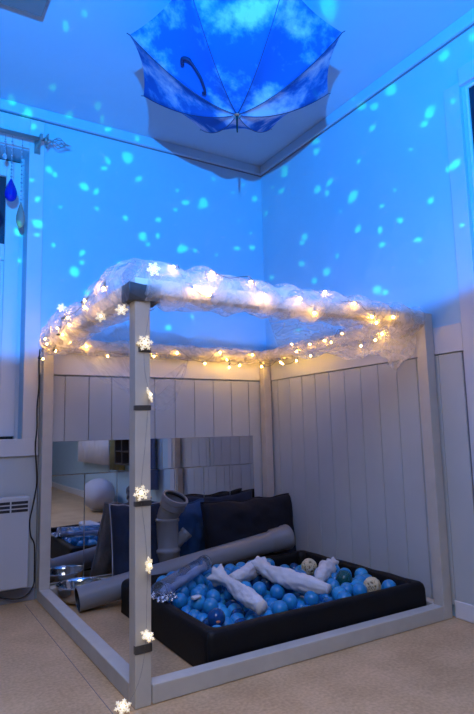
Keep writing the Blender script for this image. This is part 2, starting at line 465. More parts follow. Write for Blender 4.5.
finish('corner_seam', bm, M['black_foam'], pit, True)

# settle the balls with a little sphere packing
rng = np.random.default_rng(4)
BR = .0318
NB = 262
lo = np.array([PX0+PT+.003+BR, PY0+PT+.003+BR, .039+BR]); hi = np.array([PX1-PT-.003-BR, PY1-PT-.003-BR, .5])
# fixed special balls: (x,y,z,r)
special = [(-.318,-.775,.140,.042), (-.512,-.665,.128,.036), (-.300,-1.180,.134,.038), (-.350,-1.06,.145,.040), (-1.010,-1.095,.112,.0345)]
P_ = lo + (np.array([hi[0],hi[1],.24])-lo)*rng.random((NB,3))
R_ = np.full(NB, BR)
SP = np.array(special)
P_ = np.vstack([P_, SP[:,:3]]); R_ = np.concatenate([R_, SP[:,3]]); nf = len(SP)
for it in range(420):
    P_[:NB,2] -= .0022 if it < 330 else .0002
    D = P_[:,None,:]-P_[None,:,:]; dist = np.sqrt((D**2).sum(-1))+np.eye(len(P_))
    pen = (R_[:,None]+R_[None,:]+.0004)-dist; pen[pen<0] = 0; np.fill_diagonal(pen, 0)
    push = (D/dist[...,None]*pen[...,None]*.42).sum(1)
    w = np.ones(len(P_)); w[NB:] = 0.0
    P_ += push*w[:,None]
    P_[:NB] = np.minimum(np.maximum(P_[:NB], lo), hi)
def ball_mesh(m, r=BR):
    b = bmesh.new(); bmesh.ops.create_uvsphere(b, u_segments=24, v_segments=14, radius=r)
    # moulded seam ring and small plug dimple
    for v in b.verts:
        if abs(v.co.z) < .001: v.co *= 1.006
        if v.co.z > r*.97: v.co *= .985
    o = finish('blue_ball', b, m, None, True); me = o.data; bpy.data.objects.remove(o); return me
bms = [ball_mesh(M['ball']), ball_mesh(M['ball_light']), ball_mesh(M['ball_clear'])]
for i in range(NB):
    k = 0 if rng.random() < .66 else (1 if rng.random() < .86 else 2)
    o = link(bpy.data.objects.new('blue_ball', bms[k])); o.location = P_[i]
    o.rotation_euler = tuple(rng.random(3)*6.28)
    lab = ('plain mid-blue plastic play ball in the black ball pit','lighter blue plastic play ball in the black ball pit','dark glossy see-through blue play ball in the black ball pit')[k]
    tag(o, lab, 'ball', ('mid-blue balls in the ball pit','lighter blue balls in the ball pit','dark blue balls in the ball pit')[k])

def rattan_ball(c, r, label, seed):
    rr = random.Random(seed)
    bm = bmesh.new()
    ico(bm, c, r*.80, 2, mi=1)
    for k in range(30):
        ax = Vector((rr.gauss(0,1), rr.gauss(0,1), rr.gauss(0,1))).normalized()
        u, w = frame_of(ax); off = rr.uniform(-.45,.45)*r; q = math.sqrt(r*r*.92-off*off)*rr.uniform(.94,1.0)
        pts = [Vector(c)+ax*off+(u*math.cos(a)+w*math.sin(a))*q for a in [2*PI*j/22 for j in range(23)]]
        tube(bm, pts, r*.055, 5, cap=False)
    tag(finish('rattan_ball', bm, [M['rattan'], M['rattan_core']], smooth=True), label, 'ball', 'woven rattan balls in the ball pit')
sp = [tuple(s) for s in special]
rattan_ball(sp[0][:3], .039, 'cream woven rattan ball near the back of the ball pit, highest in view', 1)
rattan_ball(sp[1][:3], .035, 'cream woven rattan ball half hidden behind white cloth toys', 2)
rattan_ball(sp[2][:3], .037, 'cream woven rattan ball at the right end of the ball pit beside the green ball', 3)
bm = bmesh.new()
c = Vector(sp[3][:3]); ico(bm, c, .0345, 3)
for k in range(150):
    z = 1-2*(k+.5)/150; a = k*2.39996; s = math.sqrt(1-z*z); d = Vector((s*math.cos(a), s*math.sin(a), z))
    lathe(bm, [(.0022,.033),(.0016,.037),(0,.0385)], axis_matrix(c, d), 6)
tag(finish('spiky_ball', bm, M['green_rubber'], smooth=True), 'dark green spiky rubber ball at the right of the ball pit', 'ball')
gl = thing('glitter_ball', 'dark blue see-through ball with an orange core at the front left', 'ball', sp[4][:3])
bm = bmesh.new(); bmesh.ops.create_uvsphere(bm, u_segments=24, v_segments=16, radius=.034)
for v in bm.verts: v.co += Vector(sp[4][:3])
finish('shell', bm, M['ball_clear'], gl, True)
bm = bmesh.new(); ico(bm, Vector(sp[4][:3])+Vector((-.006,-.025,-.004)), .0105, 2, scale=(1.2,.9,.8))
tag(finish('core', bm, mat('orange_blob', (.75,.26,.12), .5), gl, True), 'orange core')

# white cloth toys lying on the balls
def cloth_toy(pts, radii, label, seed, flare0=0, flare1=0, sq=.8):
    """closed stuffed cloth tube with a gathered flared frill at an end"""
    C_ = catmull(pts, 10); N_ = len(C_)
    rad = []
    for i in range(N_):
        t = i/(N_-1)*(len(radii)-1); k = min(int(t), len(radii)-2); f_ = t-k; f_ = f_*f_*(3-2*f_)
        rad.append(radii[k]*(1-f_)+radii[k+1]*f_)
    bm = bmesh.new()
    def rf(u, a):
        w = 1+.05*math.sin(3*a+9*u+seed)+.05*noise.noise(Vector((u*7+seed, math.cos(a)*1.6, math.sin(a)*1.6)))
        w *= 1+.20*noise.noise(Vector((u*16+seed, math.cos(a)*2.5, math.sin(a)*2.5)))
        if flare0 and u < .16: w *= 1+flare0*(1-u/.16)*(.55+.45*math.sin(6*a+seed))
        if flare1 and u > .84: w *= 1+flare1*((u-.84)/.16)*(.55+.45*math.sin(6*a+seed))
        return w
    tube(bm, C_, [q*1.06 for q in rad], 34, True, radfn=rf)
    return tag(finish('cloth_toy', bm, M['white_cloth'], smooth=True), label, 'toy', 'white cloth toys in the ball pit')
cloth_toy([(-.835,-.79,.178),(-.83,-.87,.168),(-.845,-1.0,.160),(-.865,-1.12,.155),(-.875,-1.20,.150)], [.030,.021,.029,.030,.024], 'white stuffed cloth toy pointing at the front rim, its frilled end at the left', 1, flare0=.6)
cloth_toy([(-.79,-.84,.165),(-.72,-.81,.165),(-.63,-.75,.165),(-.555,-.715,.160),(-.50,-.70,.158)], [.020,.030,.034,.030,.012], 'white stuffed cloth toy lying between the other two in the pit centre', 2)
cloth_toy([(-.605,-.775,.190),(-.615,-.86,.178),(-.60,-.97,.168),(-.575,-1.07,.162),(-.535,-1.18,.158)], [.030,.027,.036,.036,.018], 'largest white stuffed cloth toy in the middle of the pit, tapered like a sleeve', 3, flare0=.4)
cloth_toy([(-.47,-1.04,.155),(-.40,-.98,.160),(-.31,-.90,.152),(-.235,-.84,.145),(-.20,-.81,.145)], [.020,.032,.036,.017,.022], 'white cloth toy with a knotted tip near the green spiky ball', 4, flare1=.5)
bm = bmesh.new()
box(bm, -1.02, -.985, -.93, -.905, .137, .150, .003)
for v in bm.verts: v.co += Vector(noise.noise_vector(v.co*60))*.005
tag(finish('cloth_scrap', bm, M['white_cloth'], smooth=True), 'tiny white scrap of cloth on the balls near the left rim', 'cloth')

# clear plastic tube with silver stuff, leaning on the left rim
ct = thing('clear_tube', 'clear plastic tube leaning across the left back of the ball pit', 'tube', (-.95,-.7,.17))
a, b_ = Vector((-1.125,-.84,.172)), Vector((-.80,-.60,.190))
bm = bmesh.new()
d = (b_-a); L_ = d.length
lathe(bm, [(0,0),(.030,0),(.034,.004),(.034,L_-.004),(.030,L_),(0,L_)], axis_matrix(a, d), 28)
finish('shell', bm, M['clear'], ct, True)
bm = bmesh.new()
tube(bm, [a+d*(.05+.9*k/12)+Vector((0,0,-.010+.003*math.sin(k*2.1))) for k in range(13)], [.011+.003*math.sin(k*1.7) for k in range(13)], 9)
tag(finish('filling', bm, mat('pale_blue_filling', (.30,.38,.55), .4), ct, True), 'pale blue strip inside')
for t_ in (0.0, 1.0):
    bm = bmesh.new(); lathe(bm, [(.0345,-.006),(.036,-.006),(.036,.012),(.0345,.012),(.0345,-.006)], axis_matrix(a+d*t_, d), 28); finish('end_ring', bm, M['clear'], ct, True)
bm = bmesh.new()
rr = random.Random(5)
for k in range(34):
    p = Vector((-1.16+.085*rr.random(), -.93+.12*rr.random()+0, .150+.010*rr.random()))
    ico(bm, p, .0045+.004*rr.random(), 1)
pts = [Vector((-1.165+.09*rr.random(), -.935+.13*rr.random(), .149+.012*rr.random())) for _ in range(16)]
tube(bm, catmull(pts, 4), .0016, 5)
tag(finish('silver_beads', bm, M['tinsel']), 'small heap of silver beads on the left rim of the pit', 'beads')

# ------------------------------------------------------------------ PIPES
lp = thing('drain_pipe', 'long grey plastic drain pipe lying along behind the ball pit', 'pipe', (-.8,-.36,.12))
A_, B_ = Vector((-1.318,-.345,.0565)), Vector((-.165,-.402,.213))
d = B_-A_; L_ = d.length; MA = axis_matrix(A_, d)
bm = bmesh.new()
lathe(bm, [(.0505,.0),(.055,.0),(.055,L_-.14),(.055,L_-.12),(.063,L_-.105),(.063,L_-.035),(.067,L_-.03),(.067,L_-.006),(.064,L_),(.0545,L_),(.0545,L_-.1),(.0505,L_-.12),(.0505,0)], MA, 40)
autosmooth(finish('pipe_body', bm, M['pipe'], lp), 40)
bm = bmesh.new(); lathe(bm, [(.0546,L_-.012),(.0502,L_-.010),(.0502,L_-.022),(.0546,L_-.024)], MA, 40)
finish('seal_ring', bm, M['rubber'], lp, True)
bm = bmesh.new(); lathe(bm, [(.0502,.001),(.0490,.006),(.0490,.30),(0,.301)], MA, 40)  # black lining painted in as the bore's shade; the pipe inside is grey
tag(finish('bore_shade_lining', bm, M['rubber'], lp, True), 'dark lining put in as shade inside the open end')

up = thing('branch_pipe', 'upright grey drain pipe branch fitting with its bent mouth facing out', 'pipe', (-.822,-.245,0))
c0 = Vector((-.822,-.238,0))
bm = bmesh.new()
lathe(bm, [(.0505,.002),(.055,.002),(.055,.13),(.0565,.135),(.064,.145),(.064,.185),(.0665,.188),(.0665,.200),(.064,.203),(.0585,.208),(.057,.215),(.0565,.335),(.062,.342),(.062,.352),(.0565,.358),(.052,.36),(.050,.30),(.0505,.002)], Matrix.Translation(c0), 40)
autosmooth(finish('pipe_body', bm, M['pipe'], up), 40)
# bent socket
dirs = Vector((.20,-.42,.88)).normalized()
bm = bmesh.new()
cc = [c0+Vector((0,0,.345)), c0+Vector((0,0,.362)), c0+Vector((.004,-.006,.380)), c0+Vector((.010,-.019,.400))]
e0 = cc[-1]
pts = cc+[e0+dirs*.012]
tube(bm, pts, [.054,.055,.056,.057,.058], 36, cap=False)
ME = axis_matrix(e0+dirs*.010, dirs)
lathe(bm, [(.057,0),(.066,.008),(.066,.040),(.0705,.044),(.0715,.062),(.069,.068),(.0595,.068),(.0590,.03),(.052,.01),(.050,-.03)], ME, 40)
autosmooth(finish('bent_socket', bm, M['pipe'], up), 40)
bm = bmesh.new(); lathe(bm, [(.0594,.062),(.0555,.060),(.0555,.048),(.0594,.046)], ME, 40); finish('seal_ring', bm, M['rubber'], up, True)
bm = bmesh.new(); lathe(bm, [(0,.0),(.0515,.0)], Matrix.Translation(c0+Vector((0,0,.32))), 32); finish('bore_shade_disc', bm, M['rubber'], up)  # black disc across the bore, its colour standing in for the shade inside
bd = Vector((.66,-.18,.70)).normalized(); b0 = c0+Vector((.022,-.006,.196))
bm = bmesh.new()
lathe(bm, [(.026,0),(.026,.070),(.0305,.076),(.0305,.100),(.0335,.103),(.0335,.116),(.032,.119),(.0265,.119),(.026,.09),(.022,.06),(0,.058)], axis_matrix(b0, bd), 28)
autosmooth(finish('side_branch', bm, M['pipe'], up), 40)

# ------------------------------------------------------------------ METAL BOWL
bw = thing('steel_bowl', 'shiny stainless steel bowl on the floor by the left rear post', 'bowl', (-1.245,-.190,0))
bm = bmesh.new()
lathe(bm, [(0,.004),(.055,.004),(.075,.014),(.092,.036),(.102,.064),(.106,.082),(.109,.084),(.1105,.0825),(.108,.079),(.104,.062),(.094,.034),(.077,.011),(.056,.0015),(0,.0015)], Matrix.Translation((-1.262,-.180,0)), 48)
finish('bowl_body', bm, M['steel'], bw, True)
bm = bmesh.new(); tube(bm, [(-1.262+.1085*math.cos(a), -.180+.1085*math.sin(a), .0845) for a in [2*PI*k/48 for k in range(49)]], .0022, 8, cap=False)
finish('rolled_rim', bm, M['steel'], bw, True)

# ------------------------------------------------------------------ CUSHIONS
def cushion(name, label, c, w, h, t, rotz, lean, mats, seed, roll=0, piping=None, sag=0.03, puff=1.0):
    root = thing(name, label, 'cushion', (c[0], c[1], 0))
    Mx = Matrix.Translation(Vector(c)) @ Matrix.Rotation(rotz,4,'Z') @ Matrix.Rotation(lean,4,'X') @ Matrix.Rotation(roll,4,'Y')
    n = 26
    def P(u, v, s):
        x = u*w/2*(1-.07*(1-abs(u)**2)*0 - .06*(abs(v)<2)*(1-v*v)*0)
        x = u*w/2*(1-.05*(1-v*v)*abs(u)**3); z = v*h/2*(1-.05*(1-u*u)*abs(v)**3)
        q = ((1-abs(u)**3.2)*(1-abs(v)**3.2))**.55
        y = s*(t/2*q*puff+.004)
        nn = noise.noise(Vector((u*2.2+seed, v*2.2, s*3)))*.6+noise.noise(Vector((u*5+seed, v*5, s*2+4)))*.4
        y += s*nn*.030*min(1,q*1.4); z -= sag*(1-abs(u)**1.5)*(v>0)*v*.8; z += .012*noise.noise(Vector((u*3+seed,0,9)))*(v>0)*v
        return Vector((x, y, z))
    bm = bmesh.new(); g = {}
    for s in (-1, 1):
        for i in range(n+1):
            for j in range(n+1):
                u, v = -1+2*i/n, -1+2*j/n
                edge = i in (0,n) or j in (0,n)
                if edge and s == 1: g[(1,i,j)] = g[(-1,i,j)]; continue
                p = P(u, v, s)
                if edge: p.y = 0
                p = Mx @ p
                if p.z < .004: p.z = .004
                g[(s,i,j)] = bm.verts.new(p)
    for s in (-1, 1):
        for i in range(n):
            for j in range(n):
                f = bm.faces.new((g[(s,i,j)], g[(s,i+1,j)], g[(s,i+1,j+1)], g[(s,i,j+1)])); f.material_index = 0 if s == -1 else 1
    finish('cover', bm, mats, root, True)
    if piping:
        bm = bmesh.new(); per = [(-1+2*k/n, -1) for k in range(n)]+[(1,-1+2*k/n) for k in range(n)]+[(1-2*k/n,1) for k in range(n)]+[(-1,1-2*k/n) for k in range(n+1)]
        pts = []
        for u, v in per:
            p = P(u, v, -1); p.y = 0; p = Mx @ p; p.z = max(p.z, .008); pts.append(p)
        tube(bm, pts, .0042, 7, cap=False); finish('piping', bm, piping, root, True)
    return root
cushion('velvet_cushion', 'large near-black velvet cushion leaning in the corner behind the pit', (-.305,-.245,.205), .64, .43, .12, .05, -.10, [M['dark_navy']]*2, 1, piping=M['dark_navy'], sag=.0)
cushion('blue_cushion', 'blue velvet cushion standing just right of the upright pipe', (-.70,-.138,.210), .34, .42, .075, .12, -.10, [M['blue_pillow']]*2, 5, piping=M['blue_pillow'], sag=.01)
cushion('navy_cushion', 'navy cushion with grey back and pale piping, leaning on the mirrors behind near post', (-.945,-.170,.222), .30, .45, .105, -.22, -.36, [M['navy'], M['grey_felt']], 9, piping=M['piping'], sag=.01)
cushion('dark_cushion', 'low dark navy cushion wedged against the wall behind the near-black cushion', (-.45,-.088,.262), .52, .37, .05, -.03, -.06, [M['navy']]*2, 14, sag=.02)

# ------------------------------------------------------------------ TULLE
def wound_tulle(name, label, p0, p1, r, turns, seed, mat_=None, layers=3, rz=1.0, taper=None):
    """net cloth wound round a beam: crumpled open tubes lying over one another"""
    p0, p1 = Vector(p0), Vector(p1); d = p1-p0; L = d.length; t = d.normalized(); u, w = frame_of(t)
    if abs(u.z) > abs(w.z): u, w = w, u
    if w.z < 0: w = -w
    bm = bmesh.new(); NS = int(L/.012); NA = 44
    for l in range(layers):
        rings = []
        for i in range(NS+1):
            s = i/NS; ring = []
            tp = taper(s) if taper else 1
            for k in range(NA):
                a = 2*PI*k/NA
                sp_ = math.sin(a + s*turns*2*PI + l*2.1 + seed)
                rr = r*tp*(.80+.17*l)*(1+.10*sp_+.08*math.sin(s*turns*9.7+l+seed)+.17*noise.noise(Vector((s*L*6+seed+l*3, math.cos(a)*1.1, math.sin(a)*1.1)))
                        +.03*math.sin(7*a+s*turns*14+l))
                ring.append(bm.verts.new(p0+d*s+(u*math.cos(a)+w*math.sin(a)*rz)*rr))
            rings.append(ring)
        for i in range(NS):
            for k in range(NA):
                bm.faces.new((rings[i][k], rings[i][(k+1)%NA], rings[i+1][(k+1)%NA], rings[i+1][k]))
    o = finish(name, bm, mat_ or M['tulle'], smooth=True)
    return tag(o, label, 'tulle', 'white tulle wound round the canopy frame')
zt = FH-.026
wound_tulle('tulle_wrap', 'white tulle wound in a thick roll round the front top beam', (-1.40,-1.336,zt+.012), (-.10,-1.336,zt-.002), .062, 7, 1, taper=lambda s: 1.05-.30*s)
wound_tulle('tulle_wrap', 'white tulle wound in bulging loops round the left top beam', (-1.404,-1.33,zt+.018), (-1.404,-.10,zt-.004), .066, 5, 5, taper=lambda s: 1.08+.16*math.sin(s*11)-.08*s)
wound_tulle('tulle_wrap', 'white tulle wound along the back left top beam over the mirrors', (-1.35,-.070,zt-.012), (-.10,-.070,zt-.012), .044, 4, 9, layers=2)
wound_tulle('tulle_wrap', 'white tulle wound along the back right top beam over the boards', (-.070,-.10,zt-.012), (-.070,-1.25,zt-.012), .044, 4, 13, layers=2)
def sheet(name, label, fn, nu, nv, m):
    bm = bmesh.new(); g = [[bm.verts.new(Vector(fn(i/nu, j/nv))) for j in range(nv+1)] for i in range(nu+1)]
    for i in range(nu):
        for j in range(nv): bm.faces.new((g[i][j], g[i+1][j], g[i+1][j+1], g[i][j+1]))
    return tag(finish(name, bm, m, smooth=True), label, 'tulle')
def drape(u, v):
    # u along the front beam (left to right), v from the front beam back to the right wall's beam
    a = Vector((-.92+.82*u, -1.345, 1.255)); b = Vector((-.085, -.42-.80*u, 1.262))
    p = a.lerp(b, v); sag = (.10+.05*u)*math.sin(PI*min(1,v*1.0))
    p.z -= sag + .016*math.sin(u*19+v*7)*math.sin(PI*v) + .012*noise.noise(Vector((u*9, v*9, 3)))
    return p
sheet('tulle_drape', 'loose sheet of white tulle sagging from front beam to back right beam', drape, 60, 40, M['tulle'])
def fringe(u, v):
    p = Vector((-.52+.41*u, -1.30+.02*math.sin(u*17), 1.235)); L = (.075+.105*u**1.5)*(1+.18*math.sin(u*9.3+1)+.1*math.sin(u*31))
    p.z -= v*L; p.y += .015*math.sin(u*24+v*3)*v+.04*v*v; p.x += .02*math.sin(v*4+u*6)
    return p
sheet('tulle_tail', 'ragged end of white tulle hanging beside the right front post', fringe, 60, 16, M['tulle'])
def veil(u, v):
    # shallow swag behind the near post, from left beam towards the back left beam
    a = Vector((-1.39, -.28-.85*u, 1.25)); b = Vector((-.62-.50*u*0, -.10, 1.215))
    p = a.lerp(b, v); p.z -= (.20+.14*u)*math.sin(PI*v)**1.0 + .014*math.sin(u*15+v*5) + .01*noise.noise(Vector((u*7, v*7, 8)))
    return p
sheet('tulle_swag', 'sheer white tulle swag hanging behind the near post', veil, 44, 44, M['tulle_thin'])

# ------------------------------------------------------------------ FAIRY LIGHTS
front = [(-1.313,-1.40,1.335),(-1.236,-1.403,1.268),(-1.182,-1.402,1.255),(-1.161,-1.39,1.33),(-1.007,-1.39,1.325),(-0.96,-1.402,1.269),(-0.797,-1.40,1.281),(-0.723,-1.39,1.236),(-0.649,-1.37,1.33),(-0.517,-1.395,1.293),(-0.422,-1.39,1.246),(-0.39,-1.38,1.226),(-0.301,-1.39,1.256)]
inner = [(-.28,-1.30,1.20),(-.22,-1.20,1.192),(-.20,-1.085,1.183),(-.20,-.959,1.262),(-.18,-.851,1.235)]
backB = [(-0.115,-0.722,1.268),(-0.12,-0.607,1.201),(-0.12,-0.603,1.265),(-0.115,-0.474,1.241),(-0.12,-0.439,1.29),(-0.115,-0.47,1.189),(-0.115,-0.334,1.187),(-0.115,-0.314,1.20),(-0.115,-0.109,1.195)]
backA = [(-0.186,-0.115,1.265),(-0.283,-0.12,1.195),(-0.358,-0.12,1.18),(-0.367,-0.115,1.225),(-0.415,-0.115,1.27),(-0.522,-0.12,1.198),(-0.70,-0.12,1.25),(-0.842,-0.12,1.224),(-1.108,-0.12,1.212),(-1.222,-0.115,1.26),(-1.306,-0.115,1.277)]
left = [(-1.45,-0.19,1.273),(-1.455,-0.177,1.175),(-1.455,-0.256,1.238),(-1.455,-0.43,1.181),(-1.46,-0.485,1.276),(-1.46,-0.575,1.232),(-1.46,-0.687,1.256),(-1.462,-0.662,1.291),(-1.468,-0.928,1.308),(-1.468,-0.935,1.279),(-1.468,-1.159,1.302)]
fl = thing('fairy_lights', 'string of small warm fairy lights threaded through the tulle round the canopy', 'string lights', (-1.43,-1.36,1.25))
bulb_bm = bmesh.new(); ico(bulb_bm, (0,0,0), .0042, 2)
b0 = finish('bulb', bulb_bm, M['bulb'], fl, True); bmesh_b = b0.data; bpy.data.objects.remove(b0)
sock_bm = bmesh.new(); lathe(sock_bm, [(0,.0045),(.0034,.0045),(.0045,.009),(.0045,.022),(.0030,.026),(0,.026)], Matrix(), 12)
s0 = finish('socket', sock_bm, M['socket'], fl, True); sock_me = s0.data; bpy.data.objects.remove(s0)
sock_clear = sock_me.copy(); sock_clear.materials.clear(); sock_clear.materials.append(M['bead_glass'])
order = front+inner+backB+backA+left
flm = Matrix.Translation((-1.43,-1.36,1.25)).inverted()
wire_pts = []
for i, p in enumerate(order):
    p = Vector(p)
    seq = random.Random(i)
    dv = Vector((seq.uniform(-1,1), seq.uniform(-.6,.6), seq.uniform(-.2,1.2))).normalized()
    o = link(bpy.data.objects.new('bulb', bmesh_b)); o.parent = fl; o.matrix_parent_inverse = flm
    o.location = p; o.rotation_euler = dv.to_track_quat('Z','Y').to_euler()
    s_ = link(bpy.data.objects.new('socket', sock_me if i >= len(order)-len(left) else sock_clear)); s_.parent = o
    wire_pts.append(p+dv*.026); 
bm = bmesh.new()
W = []
for i in range(len(wire_pts)-1):
    a, b_ = wire_pts[i], wire_pts[i+1]; W.append(a)
    m_ = (a+b_)/2; m_.z -= .012+.05*(a-b_).length*.4; W.append(m_)
W.append(wire_pts[-1])
tube(bm, catmull(W, 6), .0012, 6)
finish('cable', bm, M['socket'], fl, True)

# snowflake lights down the near post
sf = thing('snowflake_lights', 'string of lit snowflake-shaped lights running down the near post', 'string lights', (-1.40,-1.37,0))
def flake_mesh():
    bm = bmesh.new()
    R_ = .028
    bmesh.ops.create_cone(bm, cap_ends=True, segments=12, radius1=.0085, radius2=.0085, depth=.005)
    for k in range(6):
        a = k*PI/3; Mz = Matrix.Rotation(a,4,'Z')
        outl = [(.006,.0022),(.011,.0022),(.0125,.0075),(.0155,.0088),(.0155,.0025),(.0185,.0025),(.0198,.0060),(.0225,.0066),(.0222,.0022),(R_,0)]
        poly = outl+[(x,-y) for x, y in reversed(outl[:-1])]
        top = [bm.verts.new(Mz @ Vector((x,y,.0022))) for x, y in poly]; bot = [bm.verts.new(Mz @ Vector((x,y,-.0022))) for x, y in poly]
        bm.faces.new(top); bm.faces.new(list(reversed(bot)))
        for q in range(len(poly)): bm.faces.new((top[q], bot[q], bot[(q+1)%len(poly)], top[(q+1)%len(poly)]))
    o = finish('snowflake', bm, M['flake']); me = o.data; bpy.data.objects.remove(o); return me
fm = flake_mesh()
cb = bmesh.new(); ico(cb, (0,0,.004), .0048, 2)
o = finish('bulb', cb, M['flake_core'], None, True); cm = o.data; bpy.data.objects.remove(o)
sfm = Matrix.Translation((-1.40,-1.37,0)).inverted()
cam_xy = Vector((-2.07,-3.04,.8))
flakes = [((-1.385,-1.408,1.316),(-.1,-1,-.1),1.0,.2),((-1.401,-1.372,1.083),(-.3,-1,.05),1.12,.1),((-1.387,-1.376,.918),(.75,-.55,.3),1.0,.6),((-1.415,-1.374,.618),(-.45,-1,.25),1.05,.25),((-1.392,-1.378,.404),(.65,-.75,.1),1.0,.5),((-1.398,-1.380,.204),(.2,-.6,.85),.95,.1),((-1.470,-1.368,.022),(-.2,-.6,1.1),1.05,.3),((-1.468,-1.134,1.208),(-.7,-1,.1),.9,.4),((-1.458,-1.316,1.196),(-.5,-1,.2),.9,.0),((-1.482,-.635,1.338),(-.4,-1,.1),.85,.2)]
for (p, nrm, sc, ro) in flakes:
    q = Vector(nrm).to_track_quat('Z','Y').to_matrix().to_4x4() @ Matrix.Rotation(ro,4,'Z')
    o = link(bpy.data.objects.new('snowflake', fm)); o.parent = sf; o.matrix_parent_inverse = sfm
    o.matrix_basis = Matrix.Translation(p) @ q @ Matrix.Scale(sc*.9,4)
    c_ = link(bpy.data.objects.new('bulb', cm)); c_.parent = o
bm = bmesh.new()
tube(bm, catmull([(-1.385,-1.402,1.30),(-1.383,-1.372,1.2),(-1.400,-1.367,1.08),(-1.40,-1.366,1.0),(-1.388,-1.367,.92),(-1.398,-1.366,.77),(-1.413,-1.367,.62),(-1.40,-1.366,.5),(-1.393,-1.367,.40),(-1.395,-1.366,.3),(-1.398,-1.367,.20),(-1.41,-1.366,.11),(-1.434,-1.366,.05),(-1.465,-1.362,.012)], 6), .0009, 5)
tag(finish('cable', bm, M['clear'], sf, True), 'clear thin cable')

# ------------------------------------------------------------------ UMBRELLA hung upside down from the ceiling
UC = Vector((-.908,-1.171,2.32)); UR, UH = .45, .235
axd = Vector((-.066,-.095,-1)).normalized()          # way the tip points (down, a little tilted)
yaw = .5459-.009
far = Vector((math.sin(yaw), math.cos(yaw), 0)); far = (far-axd*far.dot(axd)).normalized(); rt = far.cross(Vector((0,0,1))); rt = (rt-axd*rt.dot(axd)).normalized()
um = thing('umbrella', 'blue sky print umbrella with white clouds hung upside down from the ceiling', 'umbrella', tuple(UC))
def dome(s): return UH*(1-s**1.75)
def rib_dir(k):
    a = math.radians(22.5+45*k); return far*math.cos(a)+rt*math.sin(a)
bm = bmesh.new(); NSg, NR = 12, 22
grid = {}
for k in range(8):
    d0, d1 = rib_dir(k), rib_dir(k+1)
    for j in range(NSg):
        f_ = j/NSg; dd = d0.lerp(d1, f_); bow = 4*f_*(1-f_)
        for i in range(1, NR+1):
            s = i/NR
            rr = UR*s*(1-.055*bow*s**3)
            z = dome(s) - .018*bow*math.sin(PI*s*.9)
            grid[(k*NSg+j, i)] = bm.verts.new(UC+dd*rr+axd*z)
apex = bm.verts.new(UC+axd*UH); T = 8*NSg
for a in range(T):
    b_ = (a+1) % T
    bm.faces.new((apex, grid[(a,1)], grid[(b_,1)]))
    for i in range(1, NR): bm.faces.new((grid[(a,i)], grid[(a,i+1)], grid[(b_,i+1)], grid[(b_,i)]))
cn = finish('canopy', bm, M['sky_print'], um, True)
for k in range(8):
    bm = bmesh.new(); pts = [UC+rib_dir(k)*UR*s+axd*(dome(s)+.0006) for s in [i/20 for i in range(21)]]+[UC+rib_dir(k)*(UR+.012)-axd*.004]
    tube(bm, pts, .0016, 6); finish('rib', bm, M['umb_rib'], um, True)
bm = bmesh.new(); ap = UC+axd*UH
tube(bm, [ap, UC-axd*.21], .005, 10); finish('shaft', bm, M['steel'], um, True)
bm = bmesh.new(); lathe(bm, [(.013,-.004),(.013,.003),(.007,.008),(.0045,.012),(.0042,.060),(.0030,.082),(0,.085)], axis_matrix(ap, axd), 16)
finish('ferrule', bm, M['black_plastic'], um, True)
bm = bmesh.new(); lathe(bm, [(.006,.0),(.0165,.002),(.0165,.006),(.006,.009)], axis_matrix(ap, axd), 20); tag(finish('cap', bm, M['steel'], um, True), 'shiny metal cap at the tip')
# curled closing strap hanging off one panel
a = math.radians(-112.5-20); dd = (far*math.cos(a)+rt*math.sin(a))
s_a = UC+(rib_dir(5).lerp(rib_dir(4), .45))*UR*.62+axd*(dome(.62)+.004)
s_b = UC+(rib_dir(5).lerp(rib_dir(4), .30))*UR*.38+axd*(dome(.38)+.008)
up_ = (s_a-s_b).normalized(); side = up_.cross(axd).normalized()
pts = catmull([s_a+up_*.005-side*.022, s_a+up_*.022-side*.008, s_a+up_*.008+side*.012, s_a-up_*.03+side*.018, s_a.lerp(s_b,.6)+side*.02+axd*.006, s_b+side*.006+axd*.006, s_b-side*.008], 6)
bm = bmesh.new()
tube(bm, pts, [.0075 if k < 14 else .0048 for k in range(len(pts))], 8); tag(finish('strap', bm, M['strap'], um, True), 'dark curled strap')

# grey-brown ceiling panel at the top left
bm = bmesh.new(); box(bm, -2.25, -1.617, -1.40, -.772, 2.545, CEIL-.001, .003)
tag(finish('ceiling_panel', bm, M['grey_box']), 'flat grey-brown panel fixed to the ceiling at the top left', 'panel')

# ------------------------------------------------------------------ CURTAIN ROD and hanging glass drops
cr = thing('curtain_rod', 'metal double curtain rod with ornate finial above the left window', 'curtain rod', (-1.6,-.1,2.36))
bm = bmesh.new(); tube(bm, [(-2.9,-.115,2.352),(-1.455,-.115,2.352)], .0095, 14); finish('rod', bm, M['bronze'], cr, True)
bm = bmesh.new(); tube(bm, [(-2.9,-.062,2.372),(-1.475,-.062,2.372)], .0055, 12); finish('rod', bm, M['bronze'], cr, True)
bm = bmesh.new(); box(bm, -1.482,-1.466,-.125,-.0205,2.352-.006,2.352+.028,.003); box(bm, -1.490,-1.458,-.026,-.0205,2.31,2.41,.002); finish('bracket', bm, M['bronze'], cr)
bm = bmesh.new()
Mf = axis_matrix((-1.455,-.115,2.352),(1,0,0))
lathe(bm, [(.010,-.004),(.018,0),(.018,.006),(.011,.012),(.007,.02),(.012,.026),(.007,.032),(.005,.04)], Mf, 18)
for k in range(6):
    a = k*PI/3; pts = []
    for q in range(13):
        t_ = q/12; rr_ = .030*math.sin(PI*t_)**.8*(1-.25*t_); pts.append(Mf @ Vector((rr_*math.cos(a+t_*2.2), rr_*math.sin(a+t_*2.2), .036+.075*t_)))
    tube(bm, pts, .0022, 6)
